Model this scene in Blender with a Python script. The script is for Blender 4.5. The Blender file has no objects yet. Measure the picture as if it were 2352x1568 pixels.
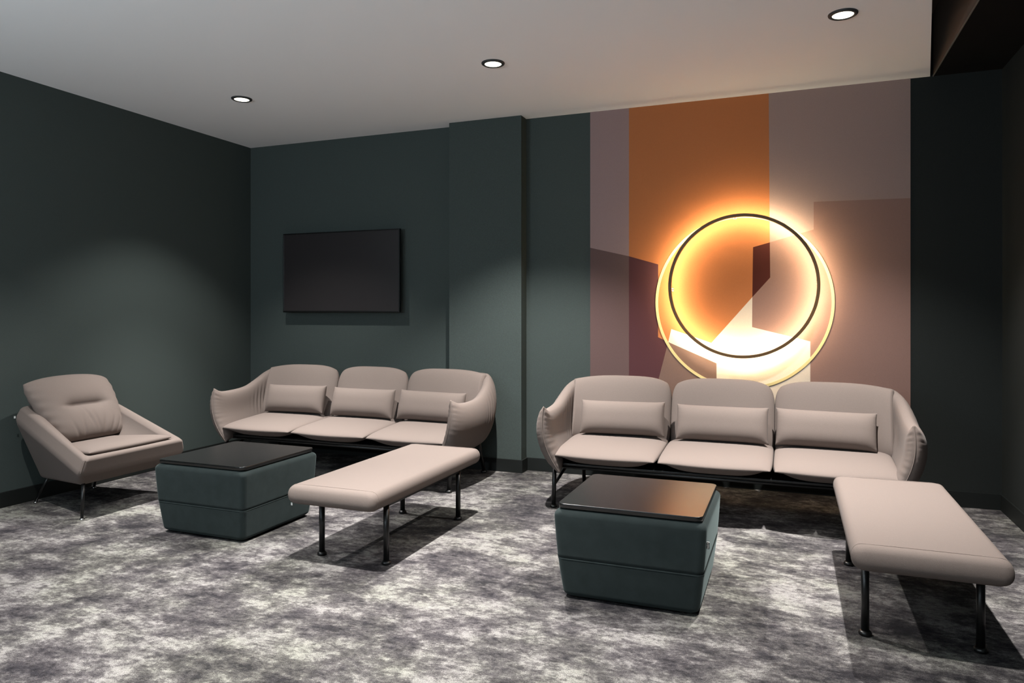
import bpy, bmesh, math, random
from mathutils import Vector, Matrix
random.seed(7)
PI = math.pi
C = bpy.context.scene.collection
H = 3.136                       # ceiling height
XL, XR, YB = -5.288, 1.405, 5.99   # left wall, right wall, back wall

# ------------------------------------------------------------------ materials
def s2l(c):
    return tuple((v/12.92 if v <= .04045 else ((v+.055)/1.055)**2.4) for v in [x/255. for x in c])

def new_mat(name):
    m = bpy.data.materials.new(name); m.use_nodes = True
    nt = m.node_tree
    return m, nt, nt.nodes['Principled BSDF']

def N(nt, t, **kw):
    n = nt.nodes.new(t)
    for k, v in kw.items():
        if k in n.inputs.keys(): n.inputs[k].default_value = v
        else: setattr(n, k, v)
    return n

def mat(name, col, rough=.5, metal=0., spec=.5, noise=0., nscale=200., bump=0., sheen=0., coat=0., stretch=(1,1,1), sheen_tint=None, crough=.05):
    m, nt, b = new_mat(name)
    c = s2l(col)
    b.inputs['Base Color'].default_value = (*c, 1)
    b.inputs['Roughness'].default_value = rough
    b.inputs['Metallic'].default_value = metal
    b.inputs['Specular IOR Level'].default_value = spec
    b.inputs['Sheen Weight'].default_value = sheen
    b.inputs['Sheen Roughness'].default_value = .45
    if sheen_tint: b.inputs['Sheen Tint'].default_value = (*s2l(sheen_tint), 1)
    b.inputs['Coat Weight'].default_value = coat
    b.inputs['Coat Roughness'].default_value = crough
    if noise or bump:
        tc = N(nt, 'ShaderNodeTexCoord'); mp = N(nt, 'ShaderNodeMapping'); mp.inputs['Scale'].default_value = stretch
        nt.links.new(tc.outputs['Object'], mp.inputs['Vector'])
        no = N(nt, 'ShaderNodeTexNoise', Scale=nscale, Detail=3.0, Roughness=.6)
        nt.links.new(mp.outputs[0], no.inputs['Vector'])
        if noise:
            r = N(nt, 'ShaderNodeMapRange')
            r.inputs['From Min'].default_value = .25; r.inputs['From Max'].default_value = .75
            r.inputs['To Min'].default_value = 1-noise; r.inputs['To Max'].default_value = 1+noise
            nt.links.new(no.outputs['Fac'], r.inputs['Value'])
            mx = N(nt, 'ShaderNodeVectorMath', operation='SCALE'); mx.inputs[0].default_value = c
            nt.links.new(r.outputs[0], mx.inputs['Scale'])
            nt.links.new(mx.outputs[0], b.inputs['Base Color'])
        if bump:
            bp = N(nt, 'ShaderNodeBump', Strength=bump, Distance=.002)
            nt.links.new(no.outputs['Fac'], bp.inputs['Height'])
            nt.links.new(bp.outputs[0], b.inputs['Normal'])
    return m

def emit(name, col, strength):
    m, nt, b = new_mat(name)
    b.inputs['Base Color'].default_value = (0.8, 0.8, 0.8, 1)
    b.inputs['Emission Color'].default_value = (*s2l(col), 1)
    b.inputs['Emission Strength'].default_value = strength
    return m

def carpet_mat():
    m, nt, b = new_mat('carpet')
    tc = N(nt, 'ShaderNodeTexCoord')
    def noise(scale, detail, rough, st=(1, 1, 1), off=(0, 0, 0), dist=0.):
        mp = N(nt, 'ShaderNodeMapping'); mp.inputs['Scale'].default_value = st; mp.inputs['Location'].default_value = off
        nt.links.new(tc.outputs['Object'], mp.inputs['Vector'])
        n = N(nt, 'ShaderNodeTexNoise', Scale=scale, Detail=detail, Roughness=rough, Distortion=dist)
        nt.links.new(mp.outputs[0], n.inputs['Vector'])
        return n.outputs['Fac']
    def ramp(fac, stops):
        r = N(nt, 'ShaderNodeValToRGB')
        e = r.color_ramp.elements
        while len(e) < len(stops): e.new(.5)
        for el, (p, c) in zip(e, stops):
            el.position = p; el.color = (*s2l(c), 1)
        nt.links.new(fac, r.inputs['Fac'])
        return r.outputs['Color']
    def mixc(a, bb, fac, mode='MIX'):
        x = N(nt, 'ShaderNodeMix', data_type='RGBA', blend_type=mode)
        if isinstance(fac, float): x.inputs['Factor'].default_value = fac
        else: nt.links.new(fac, x.inputs['Factor'])
        nt.links.new(a, x.inputs['A']); nt.links.new(bb, x.inputs['B'])
        return x.outputs['Result']
    b1 = noise(2.1, 15., .74, (.85, 1.1, 1), (3.1, 1.7, 0))
    b2 = noise(8.5, 14., .84, (.8, 1.15, 1), (5.1, 2.2, 0))
    ad = N(nt, 'ShaderNodeMix', data_type='FLOAT'); ad.inputs['Factor'].default_value = .5
    nt.links.new(b1, ad.inputs['A']); nt.links.new(b2, ad.inputs['B'])
    col = ramp(ad.outputs['Result'], [(.43, (50, 49, 52)), (.472, (78, 76, 77)), (.51, (104, 102, 101)), (.55, (150, 149, 145))])
    tint = noise(1.6, 6., .65, (1, 1, 1), (9.3, 4.2, 0))
    tc2 = ramp(tint, [(.40, (252, 247, 251)), (.5, (255, 252, 252)), (.62, (252, 252, 245))])
    col = mixc(col, tc2, 1.0, 'MULTIPLY')
    mid = noise(34., 8., .75, (.75, 1.2, 1), (1.3, 7.7, 0))
    col = mixc(col, ramp(mid, [(.37, (140, 139, 141)), (.5, (230, 230, 230)), (.6, (255, 255, 255))]), .75, 'MULTIPLY')
    fine = noise(380., 3., .75, (.85, 1., 1))
    col = mixc(col, ramp(fine, [(.36, (84, 84, 86)), (.5, (212, 212, 212)), (.60, (255, 255, 255))]), .9, 'MULTIPLY')
    nt.links.new(col, b.inputs['Base Color'])
    b.inputs['Roughness'].default_value = .95
    b.inputs['Specular IOR Level'].default_value = .1
    bp = N(nt, 'ShaderNodeBump', Strength=.35, Distance=.004)
    nt.links.new(fine, bp.inputs['Height']); nt.links.new(bp.outputs[0], b.inputs['Normal'])
    return m

FAB = (105, 95, 90)
M = dict(
    fabric=mat('taupe_upholstery', FAB, .9, spec=.06, noise=.08, nscale=320, bump=.25, sheen=.03),
    stitch=mat('taupe_stitching', (112, 101, 95), .9, spec=.1),
    wall=mat('dark_green_wall_textile', (63, 71, 69), .92, spec=.15, noise=.30, nscale=420, bump=.3, stretch=(1, 1, .8)),
    wallr=mat('darker_green_wall', (36, 39, 38), .9, spec=.12, noise=.1, nscale=120, bump=.2),  # darker than the wall textile above
    ceil=mat('ceiling_paint', (236, 237, 238), .95, spec=.1),
    soffit=mat('black_ceiling_paint', (14, 14, 14), .8, spec=.15),
    slot=mat('brown_grey_paint', (108, 92, 80), .8, spec=.2),
    bead=mat('pale_metal_bead', (205, 195, 180), .35, metal=.8),
    base=mat('black_skirting', (22, 25, 24), .55, spec=.3),
    black=mat('black_powder_coat', (16, 16, 16), .35, spec=.5),
    chrome=mat('chrome', (200, 200, 200), .2, metal=1.),
    velvet=mat('dark_green_velvet', (36, 43, 43), .85, spec=.1, noise=.16, nscale=14, sheen=.28, sheen_tint=(130, 145, 145), bump=0.),
    lacquer=mat('black_satin_lacquer', (9, 10, 10), .27, spec=.85),
    tvb=mat('black_bezel', (10, 10, 10), .35, spec=.4),
    tvs=mat('dark_screen_glass', (40, 37, 38), .3, spec=.5),
    trimd=mat('dark_grey_rim', (48, 50, 50), .5, spec=.4),
    ringb=mat('black_ring_glow_brown', (96, 70, 36), .5, metal=.2),  # black ring with the brown of glow and flare put into its colour
    ringy=mat('pale_yellow_ring', (190, 176, 128), .8, spec=.4),
    tag=mat('black_woven_tag', (14, 14, 14), .8),
    tagw=mat('white_woven_tag', (225, 225, 222), .8),
    carpet=carpet_mat(),
    lens=emit('downlight_lens', (255, 250, 226), 4.0),
    led=emit('warm_led_strip', (255, 229, 184), 114.0),
)

# ------------------------------------------------------------------ helpers
def link(name, me, m, parent=None, smooth=True):
    o = bpy.data.objects.new(name, me); C.objects.link(o)
    for mm in (m if isinstance(m, (list, tuple)) else [m]): me.materials.append(mm)
    if parent: o.parent = parent
    if smooth:
        for p in me.polygons: p.use_smooth = True
    return o

def obj(name, bm, m, parent=None, smooth=True):
    bmesh.ops.recalc_face_normals(bm, faces=bm.faces)
    me = bpy.data.meshes.new(name); bm.to_mesh(me); bm.free()
    return link(name, me, m, parent, smooth)

def thing(name, label, cat, loc=(0, 0, 0), rz=0., group=None):
    o = bpy.data.objects.new(name, None); C.objects.link(o)
    o.location = loc; o.rotation_euler = (0, 0, rz); o.empty_display_size = .1
    return tag(o, label, cat, group)

def tag(o, label, cat, group=None):
    o['label'] = label; o['category'] = cat
    if group: o['group'] = group
    return o

def struct(name, bm, m, smooth=False):
    o = obj(name, bm, m, None, smooth); o['kind'] = 'structure'
    return o

def add_box(bm, x0, x1, y0, y1, z0, z1, bev=0., seg=3):
    r = bmesh.ops.create_cube(bm, size=1.)
    for v in r['verts']:
        v.co = Vector((x0+(v.co.x+.5)*(x1-x0), y0+(v.co.y+.5)*(y1-y0), z0+(v.co.z+.5)*(z1-z0)))
    if bev:
        es = list({e for v in r['verts'] for e in v.link_edges})
        bmesh.ops.bevel(bm, geom=es, offset=bev, segments=seg, profile=.5, affect='EDGES')
    return bm

def box(x0, x1, y0, y1, z0, z1, bev=0., seg=3):
    return add_box(bmesh.new(), x0, x1, y0, y1, z0, z1, bev, seg)

def add_tube(bm, pts, r, n=14, cap=True, closed=False):
    """sweep a circle along pts (r may be a list)"""
    pts = [Vector(p) for p in pts]
    rs = r if isinstance(r, (list, tuple)) else [r]*len(pts)
    rings = []
    up = None
    for i, p in enumerate(pts):
        if closed: t = (pts[(i+1) % len(pts)]-pts[i-1]).normalized()
        else:
            a = pts[max(i-1, 0)]; b = pts[min(i+1, len(pts)-1)]; t = (b-a).normalized()
        if up is None:
            up = Vector((0, 0, 1)) if abs(t.z) < .9 else Vector((1, 0, 0))
        s = t.cross(up).normalized(); u = s.cross(t).normalized(); up = u
        rings.append([bm.verts.new(p+(s*math.cos(k*2*PI/n)+u*math.sin(k*2*PI/n))*rs[i]) for k in range(n)])
    m = len(rings)
    for i in range(m if closed else m-1):
        a, b = rings[i], rings[(i+1) % m]
        for k in range(n): bm.faces.new((a[k], a[(k+1) % n], b[(k+1) % n], b[k]))
    if cap and not closed:
        bm.faces.new(rings[0][::-1]); bm.faces.new(rings[-1])
    return bm

def tube(pts, r, n=14, **k): return add_tube(bmesh.new(), pts, r, n, **k)

def add_lathe(bm, prof, c=(0, 0, 0), n=32, closed=False):
    rings = []
    for r, z in prof:
        if r < 1e-6: rings.append([bm.verts.new((c[0], c[1], c[2]+z))])
        else: rings.append([bm.verts.new((c[0]+r*math.cos(k*2*PI/n), c[1]+r*math.sin(k*2*PI/n), c[2]+z)) for k in range(n)])
    prs = list(zip(rings, rings[1:]+([rings[0]] if closed else [])))
    if not closed: prs = list(zip(rings, rings[1:]))
    for a, b in prs:
        for k in range(n):
            k2 = (k+1) % n
            if len(a) == 1 and len(b) == 1: continue
            if len(a) == 1: bm.faces.new((a[0], b[k2], b[k]))
            elif len(b) == 1: bm.faces.new((a[k], a[k2], b[0]))
            else: bm.faces.new((a[k], a[k2], b[k2], b[k]))
    return bm

def puff(P, thick, nu=40, nv=28, pu=3.0, pv=3.0, q=.55, corner=.0, wob=None, open_side=0, top_only=False):
    """closed pillow: P(u,v) is the mid surface over [-1,1]^2; the two faces bulge to +-thick and meet in a seam.
    corner rounds the outline in u,v; wob(u,v,side) is extra displacement"""
    def uv(u, v):
        if corner:
            k = corner if u*open_side <= 0 else 0.
            if top_only and v < 0: k *= .25
            return u*(1-k*(abs(v)**4)*abs(u)**2), v*(1-k*(abs(u)**4)*abs(v)**2)
        return u, v
    def prof(u, v):
        if u*open_side > 0: return max(0, 1-abs(v)**pv)
        return max(0, 1-abs(u)**pu)*max(0, 1-abs(v)**pv)
    def sp(i, n):                 # samples crowd towards the seam
        t = -1+2*i/n
        return math.sin(t*PI/2)*.55+t*.45
    bm = bmesh.new()
    rows = {}
    e = 1e-3
    for i in range(nu+1):
        for j in range(nv+1):
            u, v = sp(i, nu), sp(j, nv)
            uu, vv = uv(u, v)
            p = Vector(P(uu, vv))
            cl = lambda a: max(-1., min(1., a))
            du = Vector(P(cl(uu+e), vv))-Vector(P(cl(uu-e), vv)); dv = Vector(P(uu, cl(vv+e)))-Vector(P(uu, cl(vv-e)))
            n = du.cross(dv)
            n = n.normalized() if n.length > 1e-12 else Vector((0, 0, 1))
            if i in (0, nu) or j in (0, nv):
                w = wob(u, v, 0) if wob else 0
                rows[i, j, 1] = rows[i, j, -1] = bm.verts.new(p+n*w)
            else:
                b0 = prof(u, v)
                ta, tb = thick if isinstance(thick, tuple) else (thick, thick)
                qa, qb = q if isinstance(q, tuple) else (q, q)
                for s, th, qq in ((1, ta, qa), (-1, tb, qb)):
                    t = b0**qq
                    w = wob(u, v, s) if wob else 0
                    rows[i, j, s] = bm.verts.new(p+n*(s*th*t+s*w))
    for s in (1, -1):
        for i in range(nu):
            for j in range(nv):
                f = [rows[i, j, s], rows[i+1, j, s], rows[i+1, j+1, s], rows[i, j+1, s]]
                if s < 0: f.reverse()
                g = []
                for x in f:
                    if x not in g: g.append(x)
                if len(g) > 2:
                    try: bm.faces.new(g)
                    except ValueError: pass
    return bm

def lerp(a, b, t): return a+(b-a)*t

def cr(keys, t):
    """smooth interpolation through (t, value...) keys"""
    n = len(keys)
    i = 0
    while i < n-2 and t > keys[i+1][0]: i += 1
    k0, k1 = keys[i], keys[i+1]
    km, kp = keys[max(i-1, 0)], keys[min(i+2, n-1)]
    d = k1[0]-k0[0]; x = (t-k0[0])/d
    out = []
    for c in range(1, len(k0)):
        m0 = (k1[c]-km[c])/(k1[0]-km[0])*d if k1[0] != km[0] else 0
        m1 = (kp[c]-k0[c])/(kp[0]-k0[0])*d if kp[0] != k0[0] else 0
        h = (2*x**3-3*x*x+1)*k0[c]+(x**3-2*x*x+x)*m0+(-2*x**3+3*x*x)*k1[c]+(x**3-x*x)*m1
        out.append(h)
    return out if len(out) > 1 else out[0]

def dup(root, loc, label, group=None):
    r = root.copy(); C.objects.link(r); r.location = loc; r['label'] = label
    if group: r['group'] = group
    for ch in list(root.children):
        c = ch.copy(); C.objects.link(c); c.parent = r
        for g in list(ch.children):
            d = g.copy(); C.objects.link(d); d.parent = c
    return r

# ------------------------------------------------------------------ room shell
struct('floor', box(XL-.1, 3.2, -4.0, YB+.1, -.08, 0), M['carpet'])
struct('wall_left', box(XL-.1, XL, -4.0, YB+.1, 0, H), M['wall'])
bm = bmesh.new()
add_box(bm, XL, .829, YB, YB+.1, 0, H)
struct('wall_back', bm, M['wall'])
struct('wall_back_right', box(.829, XR+.1, YB, YB+.1, 0, H+.5), M['wallr'])
struct('wall_right', box(XR, XR+.1, 1.2, YB, 0, H), M['wallr'])
# pillar in front of the back wall
PX0, PX1, PY = -2.902, -2.197, 5.856
struct('wall_pillar', box(PX0, PX1, PY, YB, 0, H, .004, 2), M['wall'])
# ceiling with a wedge-shaped gap beside the black soffit
def slab(poly, z0, z1):
    bm = bmesh.new()
    a = [bm.verts.new((x, y, z0)) for x, y in poly]; b = [bm.verts.new((x, y, z1)) for x, y in poly]
    bm.faces.new(a[::-1]); bm.faces.new(b)
    for i in range(len(poly)): bm.faces.new((a[i], a[(i+1) % len(poly)], b[(i+1) % len(poly)], b[i]))
    return bm
XS = .976
SY = 4.44
struct('ceiling', slab([(XL-.1, -4.0), (XS, -4.0), (XS, SY), (.162*SY, SY), (XS-.004, YB+.1), (XL-.1, YB+.1)], H, H+.04), M['ceil'])
bm = bmesh.new(); add_box(bm, XS, XR+.1, -4.0, YB, H, H+.5)
so = obj('ceiling_soffit', bm, [M['soffit'], M['slot']], None, False); so['kind'] = 'structure'
for p in so.data.polygons:
    if p.normal.x < -.9: p.material_index = 1
struct('ceiling_recess', box(XL*.0+.6, XS, SY-.02, YB, H+.46, H+.5), M['slot'])
struct('trim_1', box(XS-.004, XS+.002, SY, YB, H-.003, H+.004), M['bead'])
# skirting boards
BH = .112
struct('baseboard_left', box(XL, XL+.014, -4.0, YB, 0, BH, .003, 2), M['base'])
bm = bmesh.new()
add_box(bm, XL, PX0, YB-.014, YB, 0, BH); add_box(bm, PX1, XR, YB-.014, YB, 0, BH)
struct('baseboard_back', bm, M['base'])
bm = bmesh.new()
add_box(bm, PX0-.014, PX1+.014, PY-.014, PY, 0, BH); add_box(bm, PX0-.014, PX0, PY, YB-.014, 0, BH); add_box(bm, PX1, PX1+.014, PY, YB-.014, 0, BH)
struct('baseboard_pillar', bm, M['base'])
struct('baseboard_right', box(XR-.014, XR, 1.2, YB-.014, 0, BH), M['base'])

# ------------------------------------------------------------------ mural
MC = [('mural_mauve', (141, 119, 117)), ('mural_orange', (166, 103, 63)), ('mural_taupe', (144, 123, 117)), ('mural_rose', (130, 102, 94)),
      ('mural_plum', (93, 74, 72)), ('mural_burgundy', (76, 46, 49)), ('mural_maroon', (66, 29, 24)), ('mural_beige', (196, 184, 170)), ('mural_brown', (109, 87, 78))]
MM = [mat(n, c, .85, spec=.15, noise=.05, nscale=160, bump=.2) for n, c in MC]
xa, xb = -1.610, .829
z0 = BH
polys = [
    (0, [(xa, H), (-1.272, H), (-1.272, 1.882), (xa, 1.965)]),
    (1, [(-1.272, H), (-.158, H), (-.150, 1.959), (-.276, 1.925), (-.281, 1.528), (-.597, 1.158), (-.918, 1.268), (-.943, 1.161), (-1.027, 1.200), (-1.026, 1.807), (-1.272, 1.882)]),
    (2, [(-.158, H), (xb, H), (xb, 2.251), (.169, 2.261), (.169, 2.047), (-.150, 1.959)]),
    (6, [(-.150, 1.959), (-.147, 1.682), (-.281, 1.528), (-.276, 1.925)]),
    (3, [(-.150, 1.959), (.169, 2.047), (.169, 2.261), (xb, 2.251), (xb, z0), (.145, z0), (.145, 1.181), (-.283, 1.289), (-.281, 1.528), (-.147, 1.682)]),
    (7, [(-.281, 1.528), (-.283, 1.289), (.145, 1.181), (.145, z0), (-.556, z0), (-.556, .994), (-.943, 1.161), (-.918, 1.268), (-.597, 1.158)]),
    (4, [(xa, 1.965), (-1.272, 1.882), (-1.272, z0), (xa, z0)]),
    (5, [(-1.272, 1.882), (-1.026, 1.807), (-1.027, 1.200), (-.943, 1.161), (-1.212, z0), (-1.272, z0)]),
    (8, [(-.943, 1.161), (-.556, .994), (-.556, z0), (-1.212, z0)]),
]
bm = bmesh.new()
YM = YB-.004
vs = {}
def mv(x, z):
    k = (round(x, 4), round(z, 4))
    if k not in vs: vs[k] = bm.verts.new((x, YM, z))
    return vs[k]
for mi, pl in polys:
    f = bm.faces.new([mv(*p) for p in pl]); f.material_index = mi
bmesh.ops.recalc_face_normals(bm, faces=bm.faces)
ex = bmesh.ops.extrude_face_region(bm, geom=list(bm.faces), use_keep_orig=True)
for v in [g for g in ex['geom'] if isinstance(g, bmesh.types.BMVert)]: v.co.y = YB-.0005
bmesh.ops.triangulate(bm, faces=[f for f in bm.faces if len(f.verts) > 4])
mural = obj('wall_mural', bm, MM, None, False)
tag(mural, 'wall mural of mauve, orange, plum and beige blocks behind the lit ring', 'mural')

# ------------------------------------------------------------------ ring lamp and pale ring
RC = (-.355, 1.613); RR = .5555
def ring_mesh(R, prof, yc, zc, xc, n=128, sz=1.0):
    """closed profile of (dr, y) swept round the y axis"""
    bm = bmesh.new(); rings = []
    for k in range(n):
        a = 2*PI*k/n
        rings.append([bm.verts.new((xc+(R+dr)*math.cos(a), yc+y, zc+(R+dr)*math.sin(a)*sz)) for dr, y in prof])
    for k in range(n):
        a, b = rings[k], rings[(k+1) % n]
        for i in range(len(prof)):
            j = (i+1) % len(prof)
            bm.faces.new((a[i], a[j], b[j], b[i]))
    return bm
YR = 5.862
rl = thing('ring_wall_lamp', 'large black backlit ring lamp glowing warm on the mural', 'wall lamp', (RC[0], YR, RC[1]))
obj('ring_frame', ring_mesh(RR, [(-.0095, -.018), (-.0115, -.016), (-.0115, .012), (.0115, .012), (.0115, -.016), (.0095, -.018)], 0, 0, 0), M['ringb'], rl, False)
obj('led_strip', ring_mesh(RR, [(-.009, .0125), (.009, .0125), (.009, .017), (-.009, .017)], 0, 0, 0), M['led'], rl)
for a in (96, 182, 2, 268):
    ca, sa = math.cos(math.radians(a)), math.sin(math.radians(a))
    p = Vector((RR*ca, .012, RR*sa))
    bm = tube([p+Vector((0, 0, 0)), p+Vector((0, YB-.006-YR-.012, 0))], .006, 10)
    add_tube(bm, [p+Vector((0, YB-.012-YR-.012, 0)), p+Vector((0, YB-.0055-YR-.012, 0))], .016, 16)
    obj('mounting_bracket', bm, M['bead'], rl)
yr = obj('wall_ring', ring_mesh(.672, [(-.0105, -.003), (.0105, -.003), (.0105, .003), (-.0105, .003)], 0, 0, 0, sz=1.02), M['ringy'], None, False)
yr.location = (-.365, YB-.0072, 1.487)
tag(yr, 'thin pale yellow ring on the mural behind the glowing lamp', 'ring')

# ------------------------------------------------------------------ television
tv = thing('television', 'black flat television, switched off, on the dark wall beside the pillar', 'television', (-4.115, 5.89, 1.805))
w, hh = .674, .397
bm = bmesh.new()
add_box(bm, -w, w, 0, .035, hh-.012, hh, .002, 2); add_box(bm, -w, w, 0, .035, -hh, -hh+.016, .002, 2)
add_box(bm, -w, -w+.011, 0, .035, -hh+.012, hh-.010, .002, 2); add_box(bm, w-.011, w, 0, .035, -hh+.012, hh-.010, .002, 2)
obj('bezel', bm, M['tvb'], tv, False)
obj('screen', box(-w+.009, w-.009, .004, .02, -hh+.012, hh-.010), M['tvs'], tv, False)
bm = box(-w+.03, w-.03, .02, .06, -hh+.03, hh-.03, .01, 2)
obj('rear_housing', bm, M['tvb'], tv, False)
obj('wall_bracket', box(-.2, .2, .058, .099, -.2, .2), M['black'], tv, False)

# ------------------------------------------------------------------ downlights
def downlight(loc, label):
    t = thing('ceiling_downlight', label, 'downlight', loc, 0, 'round ceiling downlights')
    bm = add_lathe(bmesh.new(), [(.058, -.004), (.060, -.011), (.072, -.011), (.080, -.006), (.081, 0), (.056, 0)], n=48, closed=True)
    obj('rim', bm, M['trimd'], t)
    bm = add_lathe(bmesh.new(), [(0, -.0065), (.0585, -.0065), (.0585, -.001), (0, -.001)], n=48)
    obj('lens', bm, M['lens'], t, False)
    return t
D1, D2, D3 = (-4.138, 4.585, H), (-1.923, 4.567, H), (.285, 4.553, H)
dl = downlight(D1, 'round recessed ceiling downlight in front of the television, nearest the left corner')
dup(dl, D2, 'round recessed ceiling downlight in front of the pillar, middle of the row')
dup(dl, D3, 'round recessed ceiling downlight above the mural side, nearest the black soffit')

def spot(name, loc, power, half=48.5, blend=.65, col=(1, .972, .935), r=.03):
    l = bpy.data.lights.new(name, 'SPOT'); l.energy = power; l.color = col
    l.spot_size = math.radians(2*half); l.spot_blend = blend; l.shadow_soft_size = r
    o = bpy.data.objects.new(name, l); C.objects.link(o); o.location = loc
    return o
# the forward ceiling downlights throw a narrow reflector beam plus a wider, weaker spill
for x, y, n, w in [(-4.138, 4.585, 900., 190.), (-1.923, 4.567, 720., 590.), (.285, 4.553, 900., 290.),
                   (-4.138, 2.36, 500., 170.), (-1.923, 2.36, 1100., 130.), (.285, 2.36, 300., 150.),
                   (-4.138, .15, 1300., 0.), (-1.923, .15, 1300., 0.), (.285, .15, 900., 0.),  # unseen rear rows continue the grid, added for floor bounce to the ceiling
                   (-4.138, -2.05, 900., 0.), (-1.923, -2.05, 900., 0.), (.285, -2.05, 900., 0.)]:
    spot('downlight_and_fill_beam', (x, y, H-.03), n, 35., 1.)
    if w: spot('downlight_spill', (x, y, H-.03), w, 49., .55)

def ceiling_fill(loc, power):  # unseen area light, added only to brighten the ceiling
    l = bpy.data.lights.new('ceiling_fill_light', 'AREA'); l.energy = power; l.color = (.78, .91, 1.); l.shape = 'RECTANGLE'; l.size = 1.6; l.size_y = .3
    o = bpy.data.objects.new('ceiling_fill_light', l); C.objects.link(o); o.location = loc; o.rotation_euler = (PI-.5, 0, 0)
ceiling_fill((-4.0, -1.2, 1.9), 158.); ceiling_fill((-1.2, -1.2, 1.9), 84.)

# ------------------------------------------------------------------ ottoman tables
def make_ottoman(loc, label):
    t = thing('ottoman_table', label, 'table', loc, 0, 'velvet ottoman tables')
    zb, zt = .012, .440
    def half(z):
        k = (z-zb)/(zt-zb)
        return lerp(.326, .366, k)+.006*math.sin(PI*k)
    # body: rounded box built from horizontal rounded-square rings
    def rsq(hw, r, z, n=10):
        pts = []
        for q in range(4):
            cx, cy = [(1, 1), (-1, 1), (-1, -1), (1, -1)][q]
            for k in range(n+1):
                a = PI/2*q+PI/2*k/n
                pts.append((cx*(hw-r)+r*math.cos(a), cy*(hw-r)+r*math.sin(a), z))
        # extra points on the straight sides
        out = []
        for i, p in enumerate(pts):
            out.append(p)
            q2 = pts[(i+1) % len(pts)]
            if i % (n+1) == n:
                for k in range(1, 8):
                    out.append(tuple(lerp(p[c], q2[c], k/8) for c in range(3)))
        return out
    prof = []
    er = .030
    for k in range(7):
        a = PI/2*k/6; prof.append((half(zb+er)-er+er*math.sin(a), zb+er-er*math.cos(a)))
    zs = [.09, .15, .19, .204, .207, .210, .224, .27, .33, .38]
    for z in zs:
        d = .0025 if abs(z-.207) < .0005 else (-.0012 if abs(z-.207) < .004 else 0)
        prof.append((half(z)-d, z))
    for k in range(7):
        a = PI/2*k/6; prof.append((half(zt-er)-er+er*math.cos(a), zt-er+er*math.sin(a)))
    bm = bmesh.new()
    rings = [[bm.verts.new(p) for p in rsq(hw, .035, z)] for hw, z in prof]
    for a, b in zip(rings, rings[1:]):
        n = len(a)
        for i in range(n): bm.faces.new((a[i], a[(i+1) % n], b[(i+1) % n], b[i]))
    bm.faces.new(rings[0][::-1]); bm.faces.new(rings[-1])
    body = obj('body', bm, M['velvet'], t)
    # raised seam round the middle
    sm = tube([(x, y, .2005) for x, y, _ in rsq(half(.2)+.0004, .036, 0)], .0016, 8, closed=True)
    obj('seam', sm, M['velvet'], body)
    obj('base', box(-.29, .29, -.29, .29, 0, .03, .01, 2), M['black'], t, False)
    # table plate
    bm = bmesh.new()
    pr = [(.330, .4405), (.330, .446), (.3445, .447), (.3455, .448), (.3455, .4678), (.3451, .4686), (.3443, .469)]
    rg = [[bm.verts.new(p) for p in rsq(hw, .034, z)] for hw, z in pr]
    for a, b in zip(rg, rg[1:]):
        n = len(a)
        for i in range(n): bm.faces.new((a[i], a[(i+1) % n], b[(i+1) % n], b[i]))
    bm.faces.new(rg[0][::-1]); bm.faces.new(rg[-1])
    pl = obj('table_top', bm, M['lacquer'], t, True)
    for p in pl.data.polygons:
        if abs(p.normal.z) > .99: p.use_smooth = False
    pl['label'] = 'black satin lacquered table top'
    return t
ot = make_ottoman((-3.42, 3.765, 0), 'dark green velvet ottoman table with plain black top beside the armchair')
ot2 = dup(ot, (-.718, 3.685, 0), 'dark green velvet ottoman table with black top reflecting the orange glow')
# woven tag on the right-hand ottoman
tg = obj('brand_tag', box(.350, .3735, -.3145, -.3125, .320, .350), M['tag'], ot2, False)
tg['label'] = 'small black woven tag'
cu = bpy.data.curves.new('tag_lettering', 'FONT'); cu.body = 'bejot'; cu.size = .0125; cu.extrude = .0002
cu.align_x = 'CENTER'; cu.align_y = 'CENTER'
tmp = bpy.data.objects.new('tmp', cu); C.objects.link(tmp)
me = bpy.data.meshes.new_from_object(tmp.evaluated_get(bpy.context.evaluated_depsgraph_get()))
bpy.data.objects.remove(tmp)
lt = link('tag_lettering', me, M['tagw'], tg, False)
lt.matrix_local = Matrix.Translation((.3665, -.3149, .335)) @ Matrix(((0, -1, 0, 0), (0, 0, -1, 0), (1, 0, 0, 0), (0, 0, 0, 1)))
tg2 = obj('tag_border', box(.350, .3737, -.3147, -.3123, .3502, .3522), M['tagw'], tg, False)

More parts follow.
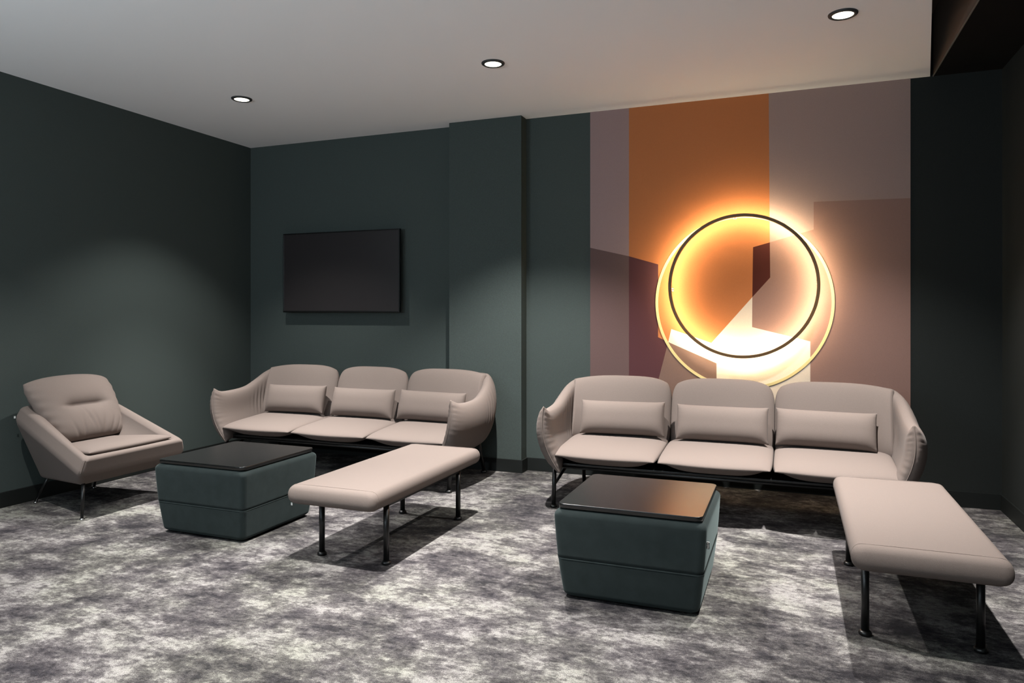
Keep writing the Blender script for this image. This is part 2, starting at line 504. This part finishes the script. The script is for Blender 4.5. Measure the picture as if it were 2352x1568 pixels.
# ------------------------------------------------------------------ benches
def make_bench(loc, label):
    t = thing('upholstered_bench', label, 'bench', loc, 0, 'taupe upholstered benches')
    W, L, zt, zb = .285, .705, .450, .345
    # cushion: rounded profile all round
    bm = bmesh.new()
    def ringpts(hw, hl, r, z, n=12, m=10):
        pts = []
        for q in range(4):
            cx, cy = [(1, 1), (-1, 1), (-1, -1), (1, -1)][q]
            for k in range(n+1):
                a = PI/2*q+PI/2*k/n
                pts.append((cx*(hw-r)+r*math.cos(a), cy*(hl-r)+r*math.sin(a), z))
        out = []
        for i, p in enumerate(pts):
            out.append(p); q2 = pts[(i+1) % len(pts)]
            if i % (n+1) == n:
                for k in range(1, m): out.append(tuple(lerp(p[c], q2[c], k/m) for c in range(3)))
        return out
    zc = (zt+zb)/2; hz = (zt-zb)/2
    prof = []
    for k in range(17):
        a = -PI/2+PI*k/16
        s, c = math.sin(a), math.cos(a)
        prof.append((-.046*(1-abs(c)**.9), zc+hz*(abs(s)**.92)*(1 if s > 0 else -1)))
    rings = [[bm.verts.new(p) for p in ringpts(W+d, L+d, .045+max(d, -.02)*.5, z)] for d, z in prof]
    for d, dz in ((-.08, 0.0012), (-.14, .0022), (-.2, .0028)):
        rings.append([bm.verts.new((x, y, z+dz)) for x, y, z in ringpts(W-.046+d*.9, L-.046+d*.9, .02, zt)])
    n = len(rings[0])
    for a, b in zip(rings, rings[1:]):
        for i in range(n): bm.faces.new((a[i], a[(i+1) % n], b[(i+1) % n], b[i]))
    bm.faces.new(rings[0][::-1]); bm.faces.new(rings[-1])
    cu = obj('seat_cushion', bm, M['fabric'], t)
    for sgn in (-1, 1):      # stitched seam a hand's breadth from each end
        y = sgn*(L-.055)
        pts = []
        for k in range(33):
            a = -PI/2+PI*k/32
            s, c = math.sin(a), math.cos(a)
            pts.append((W-.046*(1-abs(c)**.9)+.0001, y, zc+(hz+.0002)*(abs(s)**.92)*(1 if s > 0 else -1)))
        full = pts+[(-x, yy, z) for x, yy, z in pts[::-1]]
        mid = [(lerp(full[32][0], full[33][0], k/16), y, zt+.0003+.0013*math.sin(PI*k/16)) for k in range(1, 16)]
        obj('seam', tube(full[:33]+mid+full[33:], .0008, 6), M['stitch'], cu)
    for sx in (-1, 1):
        for sy in (-1, 1):
            x, y = sx*.215, sy*.462
            l = obj('leg', tube([(x, y, .014), (x, y, .335)], .0165, 20), M['black'], t)
            obj('foot', add_lathe(bmesh.new(), [(0, 0), (.023, 0), (.027, .004), (.027, .013), (.02, .021), (0, .021)], (x, y, 0), 24), M['black'], l)
    bm = bmesh.new()
    for sx in (-1, 1): add_box(bm, sx*.215-.012, sx*.215+.012, -.46, .46, .322, .346)
    for y in (-.462, 0, .462): add_box(bm, -.215, .215, y-.012, y+.012, .318, .346)
    obj('underframe', bm, M['black'], t, False)
    return t
be = make_bench((-2.315, 3.915, 0), 'taupe upholstered bench in front of the sofa under the television')
dup(be, (.519, 3.915, 0), 'taupe upholstered bench in the right foreground, near the dark right wall')
ct = obj('care_tag', box(-.268, -.258, -.672, -.670, .334, .349), M['tagw'], be, False)

# ------------------------------------------------------------------ sofas
P3 = .745
def make_sofa(loc, label):
    t = thing('three_seat_sofa', label, 'sofa', loc, 0, 'taupe three-seat sofas')
    # seats
    for i in (-1, 0, 1):
        def P(u, v, i=i):
            x = i*P3+u*.3735
            d = (v+1)/2
            bow = .05*(1-u*u)*(1-d)**1.5
            if i: # outer front corner leans with the arm
                pass
            y = lerp(0., .66, d)-bow
            z = lerp(.382, .432, d)-.010*math.cos(PI*v/2)*0
            return (x, y, z)
        bm = puff(P, (.046, .085), 44, 36, 5., 4.5, (.5, 1.5), .035)
        obj('seat_cushion', bm, M['fabric'], t)
    # backs
    for i in (-1, 0, 1):
        def P(u, v, i=i):
            k = (v+1)/2
            e = max(0, i*u)                       # outer end, joined to the arm
            top = .905-(.036*e**2.6 if i*u > 0 else .030*abs(u)**3.2)
            z = lerp(.395, top, k)
            y = lerp(.62, .755, k)+(.02*abs(u)**4 if i*u <= 0 else -.045*e**4)
            hw = .3735 if i*u <= 0 else .402
            x = i*P3+u*hw
            return (x, y, z)
        bm = puff(P, (.062, .085), 44, 34, 5., 3.4, .45, .11, None, i, True)
        obj('back_cushion', bm, M['fabric'], t)
    # arms
    path = [(0, 1.075, .815), (.12, 1.150, .765), (.26, 1.195, .650), (.50, 1.208, .425), (.76, 1.198, .190), (1., 1.165, -.015)]
    ztop = [(0, .876), (.12, .872), (.22, .838), (.36, .766), (.50, .712), (.70, .692), (.90, .700), (1., .733)]
    zbot = [(0, .335), (.3, .300), (.6, .285), (.85, .280), (1., .262)]
    for sg in (-1, 1):
        def P(u, v, sg=sg):
            s = min(max((u+1)/2, -.01), 1.01); k = (v+1)/2
            x, y = cr(path, s)
            zt_, zb_ = cr(ztop, s), cr(zbot, s)
            z = lerp(zb_, zt_, k)
            x += .018*math.sin(PI*k)-.115*(1-k)**2.2*(.55+.45*s)
            x -= .035*k**4*(1-s)
            y += .02*(1-k)*s-.10*(1-k)*max(0,1-s/.45)**1.5-.03*s**6*math.sin(PI*k)
            return (sg*x, y, z)
        def wob(u, v, side, sg=sg):
            s = (u+1)/2; k = (v+1)/2
            w = .0026*math.sin(k*75+2*math.sin(k*9))*math.exp(-((1-s)/.045)**1.0)*(1 if side else .0)
            if side == (1 if sg < 0 else -1) or True:
                w += .0052*math.sin((s+.10*k)*120+1.5*math.sin(k*5))*math.exp(-((s-.36)/.10)**2)*math.exp(-((k-.60)/.24)**2)
            return w
        bm = puff(P, .066, 150, 44, 7., 3., .42, .0, wob, -1)
        ar = obj('armrest', bm, M['fabric'], t)
        e = [(P(1., -1+2*k/40)) for k in range(41)]
        obj('edge_piping', tube([(x, y-.001, z) for x, y, z in e], .0028, 8), M['stitch'], ar)
    obj('seat_light_block', box(-1.08, 1.08, .10, .70, .298, .314, .004, 2), M['black'], t, False)  # board added to stop wall glow showing under the seats
    obj('back_light_block', box(-1.10, 1.10, .700, .718, .30, .66, .006, 2), M['fabric'], t, False)  # strip added to block lamp light leaking between the cushions
    # steel underframe
    fr = bmesh.new()
    for y in (.12, .60): add_tube(fr, [(-1.09, y, .285), (1.09, y, .285)], .0125, 12)
    for x in (-1.09, -.37, .37, 1.09): add_tube(fr, [(x, .12, .285), (x, .66, .285)], .0125, 12)
    obj('underframe', fr, M['black'], t)
    for sx in (-1, 1):
        l = obj('leg', tube([(sx*1.115, .060, .012), (sx*1.118, .095, .30)], .0155, 16), M['black'], t)
        obj('foot', add_lathe(bmesh.new(), [(0, 0), (.024, 0), (.027, .005), (.027, .013), (.018, .022), (0, .022)], (sx*1.115, .059, 0), 20), M['black'], l)
        l = obj('leg', tube([(sx*1.09, .80, .012), (sx*1.08, .70, .32)], .0155, 16), M['black'], t)
        obj('foot', add_lathe(bmesh.new(), [(0, 0), (.024, 0), (.027, .005), (.027, .013), (.018, .022), (0, .022)], (sx*1.09, .802, 0), 20), M['black'], l)
        obj('brace', tube([(sx*1.116, .077, .160), (sx*1.085, .40, .285)], .0115, 12), M['black'], t)
    return t
SA, SB = (-3.598, 4.95, 0), (-.478, 4.85, 0)
so1 = make_sofa(SA, 'taupe three-seat sofa with black legs below the television')
dup(so1, SB, 'taupe three-seat sofa with black legs in front of the mural')

# lumbar cushions: loose, one on each seat
def P_l(u, v):
    k = (v+1)/2
    x = u*.318*(1+.02*abs(v)**6)
    z = lerp(-.126, .126, k)*(1+.05*abs(u)**6)
    return (x, .0, z)
def wob_l(u, v, s):
    return .0012*math.sin(v*26)*math.exp(-(1-abs(u))/.06)*(1 if s else 0)
lum = obj('lumbar_cushion', puff(P_l, .070, 44, 28, 6., 2.8, .55, .0, wob_l), M['fabric'])
names = {(0, -1): 'left seat of the sofa below the television', (0, 0): 'middle seat of the sofa below the television', (0, 1): 'right seat of the sofa below the television',
         (1, -1): 'left seat of the sofa before the mural', (1, 0): 'middle seat of the sofa before the mural', (1, 1): 'right seat of the sofa before the mural'}
for a, S in enumerate((SA, SB)):
    for i in (-1, 0, 1):
        o = lum if (a, i) == (0, -1) else lum.copy()
        if o is not lum: C.objects.link(o)
        dz = {-1: .0, 0: -.004, 1: -.004}[i]
        o.location = (S[0]+i*P3*.985+(.012 if i < 1 else -.03), S[1]+.540, .600+dz)
        o.rotation_euler = (math.radians(-17), math.radians(.6*i), math.radians(-1.2*i))
        tag(o, 'taupe oblong lumbar cushion on the '+names[a, i], 'cushion', 'lumbar cushions on the sofas')

# ------------------------------------------------------------------ armchair
ac = thing('armchair', 'taupe lounge armchair with slanted arms in the left corner', 'armchair', (-4.82, 3.83, 0))
ox, oy = -4.82, 3.83
R0 = [(-4.50, 3.455, .225), (-4.50, 4.205, .225), (-5.10, 4.10, .195), (-5.10, 3.600, .195)]
R1 = [(-4.405, 3.375, .315), (-4.405, 4.268, .315), (-5.215, 4.225, .640), (-5.215, 3.480, .640)]
R2 = [(-4.385, 3.402, .428), (-4.385, 4.232, .428), (-5.185, 4.200, .735), (-5.185, 3.512, .735)]
R3 = [(-4.455, 3.462, .432), (-4.455, 4.178, .432), (-5.125, 4.140, .715), (-5.125, 3.575, .715)]
R4 = [(-4.490, 3.520, .385), (-4.490, 4.120, .385), (-4.98, 4.06, .36), (-4.98, 3.65, .36)]
bm = bmesh.new()
rg = [[bm.verts.new((x-ox, y-oy, z)) for x, y, z in R] for R in (R0, R1, R2, R3, R4)]
for a, b in zip(rg, rg[1:]):
    for i in range(4): bm.faces.new((a[i], a[(i+1) % 4], b[(i+1) % 4], b[i]))
bm.faces.new(rg[0][::-1]); bm.faces.new(rg[-1])
bmesh.ops.recalc_face_normals(bm, faces=bm.faces)
inner = set(rg[4])
es = [e for e in bm.edges if not (e.verts[0] in inner and e.verts[1] in inner)]
bmesh.ops.bevel(bm, geom=es, offset=.030, segments=5, profile=.5, affect='EDGES', clamp_overlap=True)
shell = obj('shell', bm, M['fabric'], ac)
md = shell.modifiers.new('wn', 'WEIGHTED_NORMAL'); md.keep_sharp = False
# stitched seam at each front corner
for sy in (-1, 1):
    pts = []
    for k in range(13):
        a = k/12
        c0, c1, c2 = [Vector(R[0 if sy < 0 else 1])-Vector((ox, oy, 0)) for R in (R0, R1, R2)]
        p = c1.lerp(c2, a)
        d = Vector((-.002, sy*.0025*-1, 0))
        pts.append(p+Vector((-.0118, -.0118, 0) if sy > 0 else (-.0076, .0076, 0)))
    obj('seam', tube(pts[1:-1], .0022, 6), M['stitch'], shell)
# seat cushion
def Ps(u, v):
    k = (v+1)/2                       # back -> front
    hw = lerp(.262, .358, k)
    return (lerp(-4.985, -4.435, k)+.015*(1-u*u)*k-ox, 3.822+u*hw-oy, lerp(.415, .446, k))
obj('seat_cushion', puff(Ps, (.030, .035), 60, 50, 7., 6., .5, .03), M['fabric'], ac)
# back cushion, tufted along a short line
def Pb(u, v):
    k = (v+1)/2
    yc = lerp(3.872, 3.835, k)
    hw = lerp(.262, .352, k**.9)+.012*math.sin(PI*k)
    z = lerp(.455, .895, k)+.03*(1-u*u)*k**3-.012*(1-u*u)*(1-k)**2*0
    x = lerp(-4.90, -5.165, k)
    return (x-ox, yc+u*hw-oy, z)
def wobb(u, v, s):
    if s == 0: return 0
    uu = u-.02
    d = max(0, abs(uu)-.26)
    dent = -.052*math.exp(-abs(v-.02)/.13)*math.exp(-(d/.24)**2)
    lo = max(0, min(1, -v))
    wr = 0.
    for uc, w_, am, sl, v0 in ((-.30, .030, .006, .10, -.75), (-.06, .028, .009, -.16, -.45), (.10, .034, .007, -.10, -.6), (.30, .045, .008, .22, -.7), (.52, .04, .009, .30, -.85), (-.52, .04, .005, -.1, -.85), (.72, .035, .007, .3, -.9)):
        wr -= am*math.exp(-((u-uc-sl*(v-v0))/w_)**2)*math.exp(-((v-v0)/.30)**2)
    wr += .004*math.sin(v*22+u*8)*math.exp(-(1-abs(u))/.10)
    return dent+wr
bm = puff(Pb, (.095, .075), 80, 70, 3.2, 3.2, .5, .07, wobb)
obj('back_cushion', bm, M['fabric'], ac)
for (fx, fy), (tx, ty, tz) in [((-4.477, 3.447), (-4.50, 3.475, .25)), ((-4.477, 4.205), (-4.50, 4.18, .25)), ((-5.196, 3.632), (-5.07, 3.655, .22)), ((-5.200, 4.110), (-5.07, 4.06, .22))]:
    l = obj('leg', tube([(fx-ox, fy-oy, .010), (tx-ox, ty-oy, tz)], [.0095, .0135], 16), M['black'], ac)
    obj('glide', add_lathe(bmesh.new(), [(0, 0), (.016, 0), (.017, .004), (.012, .010), (0, .011)], (fx-ox, fy-oy, 0), 20), M['chrome'], l)
tgc = obj('care_tag', box(-5.225-ox, -5.221-ox, 3.492-oy, 3.502-oy, .640, .656), M['tagw'], ac, False)

# ------------------------------------------------------------------ world, camera, view
wd = bpy.data.worlds.new('World'); bpy.context.scene.world = wd
wd.use_nodes = True
bg = wd.node_tree.nodes['Background']
bg.inputs['Color'].default_value = (.80, .92, 1., 1); bg.inputs['Strength'].default_value = .05

cam = bpy.data.cameras.new('camera'); co = bpy.data.objects.new('camera', cam); C.objects.link(co)
cam.sensor_width = 36.; cam.lens = 1638./2352*36
cam.shift_y = -(784-719)/2352.
cam.clip_start = .05
co.location = (0, 0, 1.4)
co.rotation_euler = (PI/2, 0, math.atan((1815-1176)/1638.))
sc = bpy.context.scene
sc.camera = co
vs_ = sc.view_settings
sc.display_settings.display_device = 'sRGB'
vs_.view_transform = 'Standard'; vs_.look = 'None'; vs_.exposure = 0.; vs_.gamma = 1.; vs_.use_curve_mapping = False
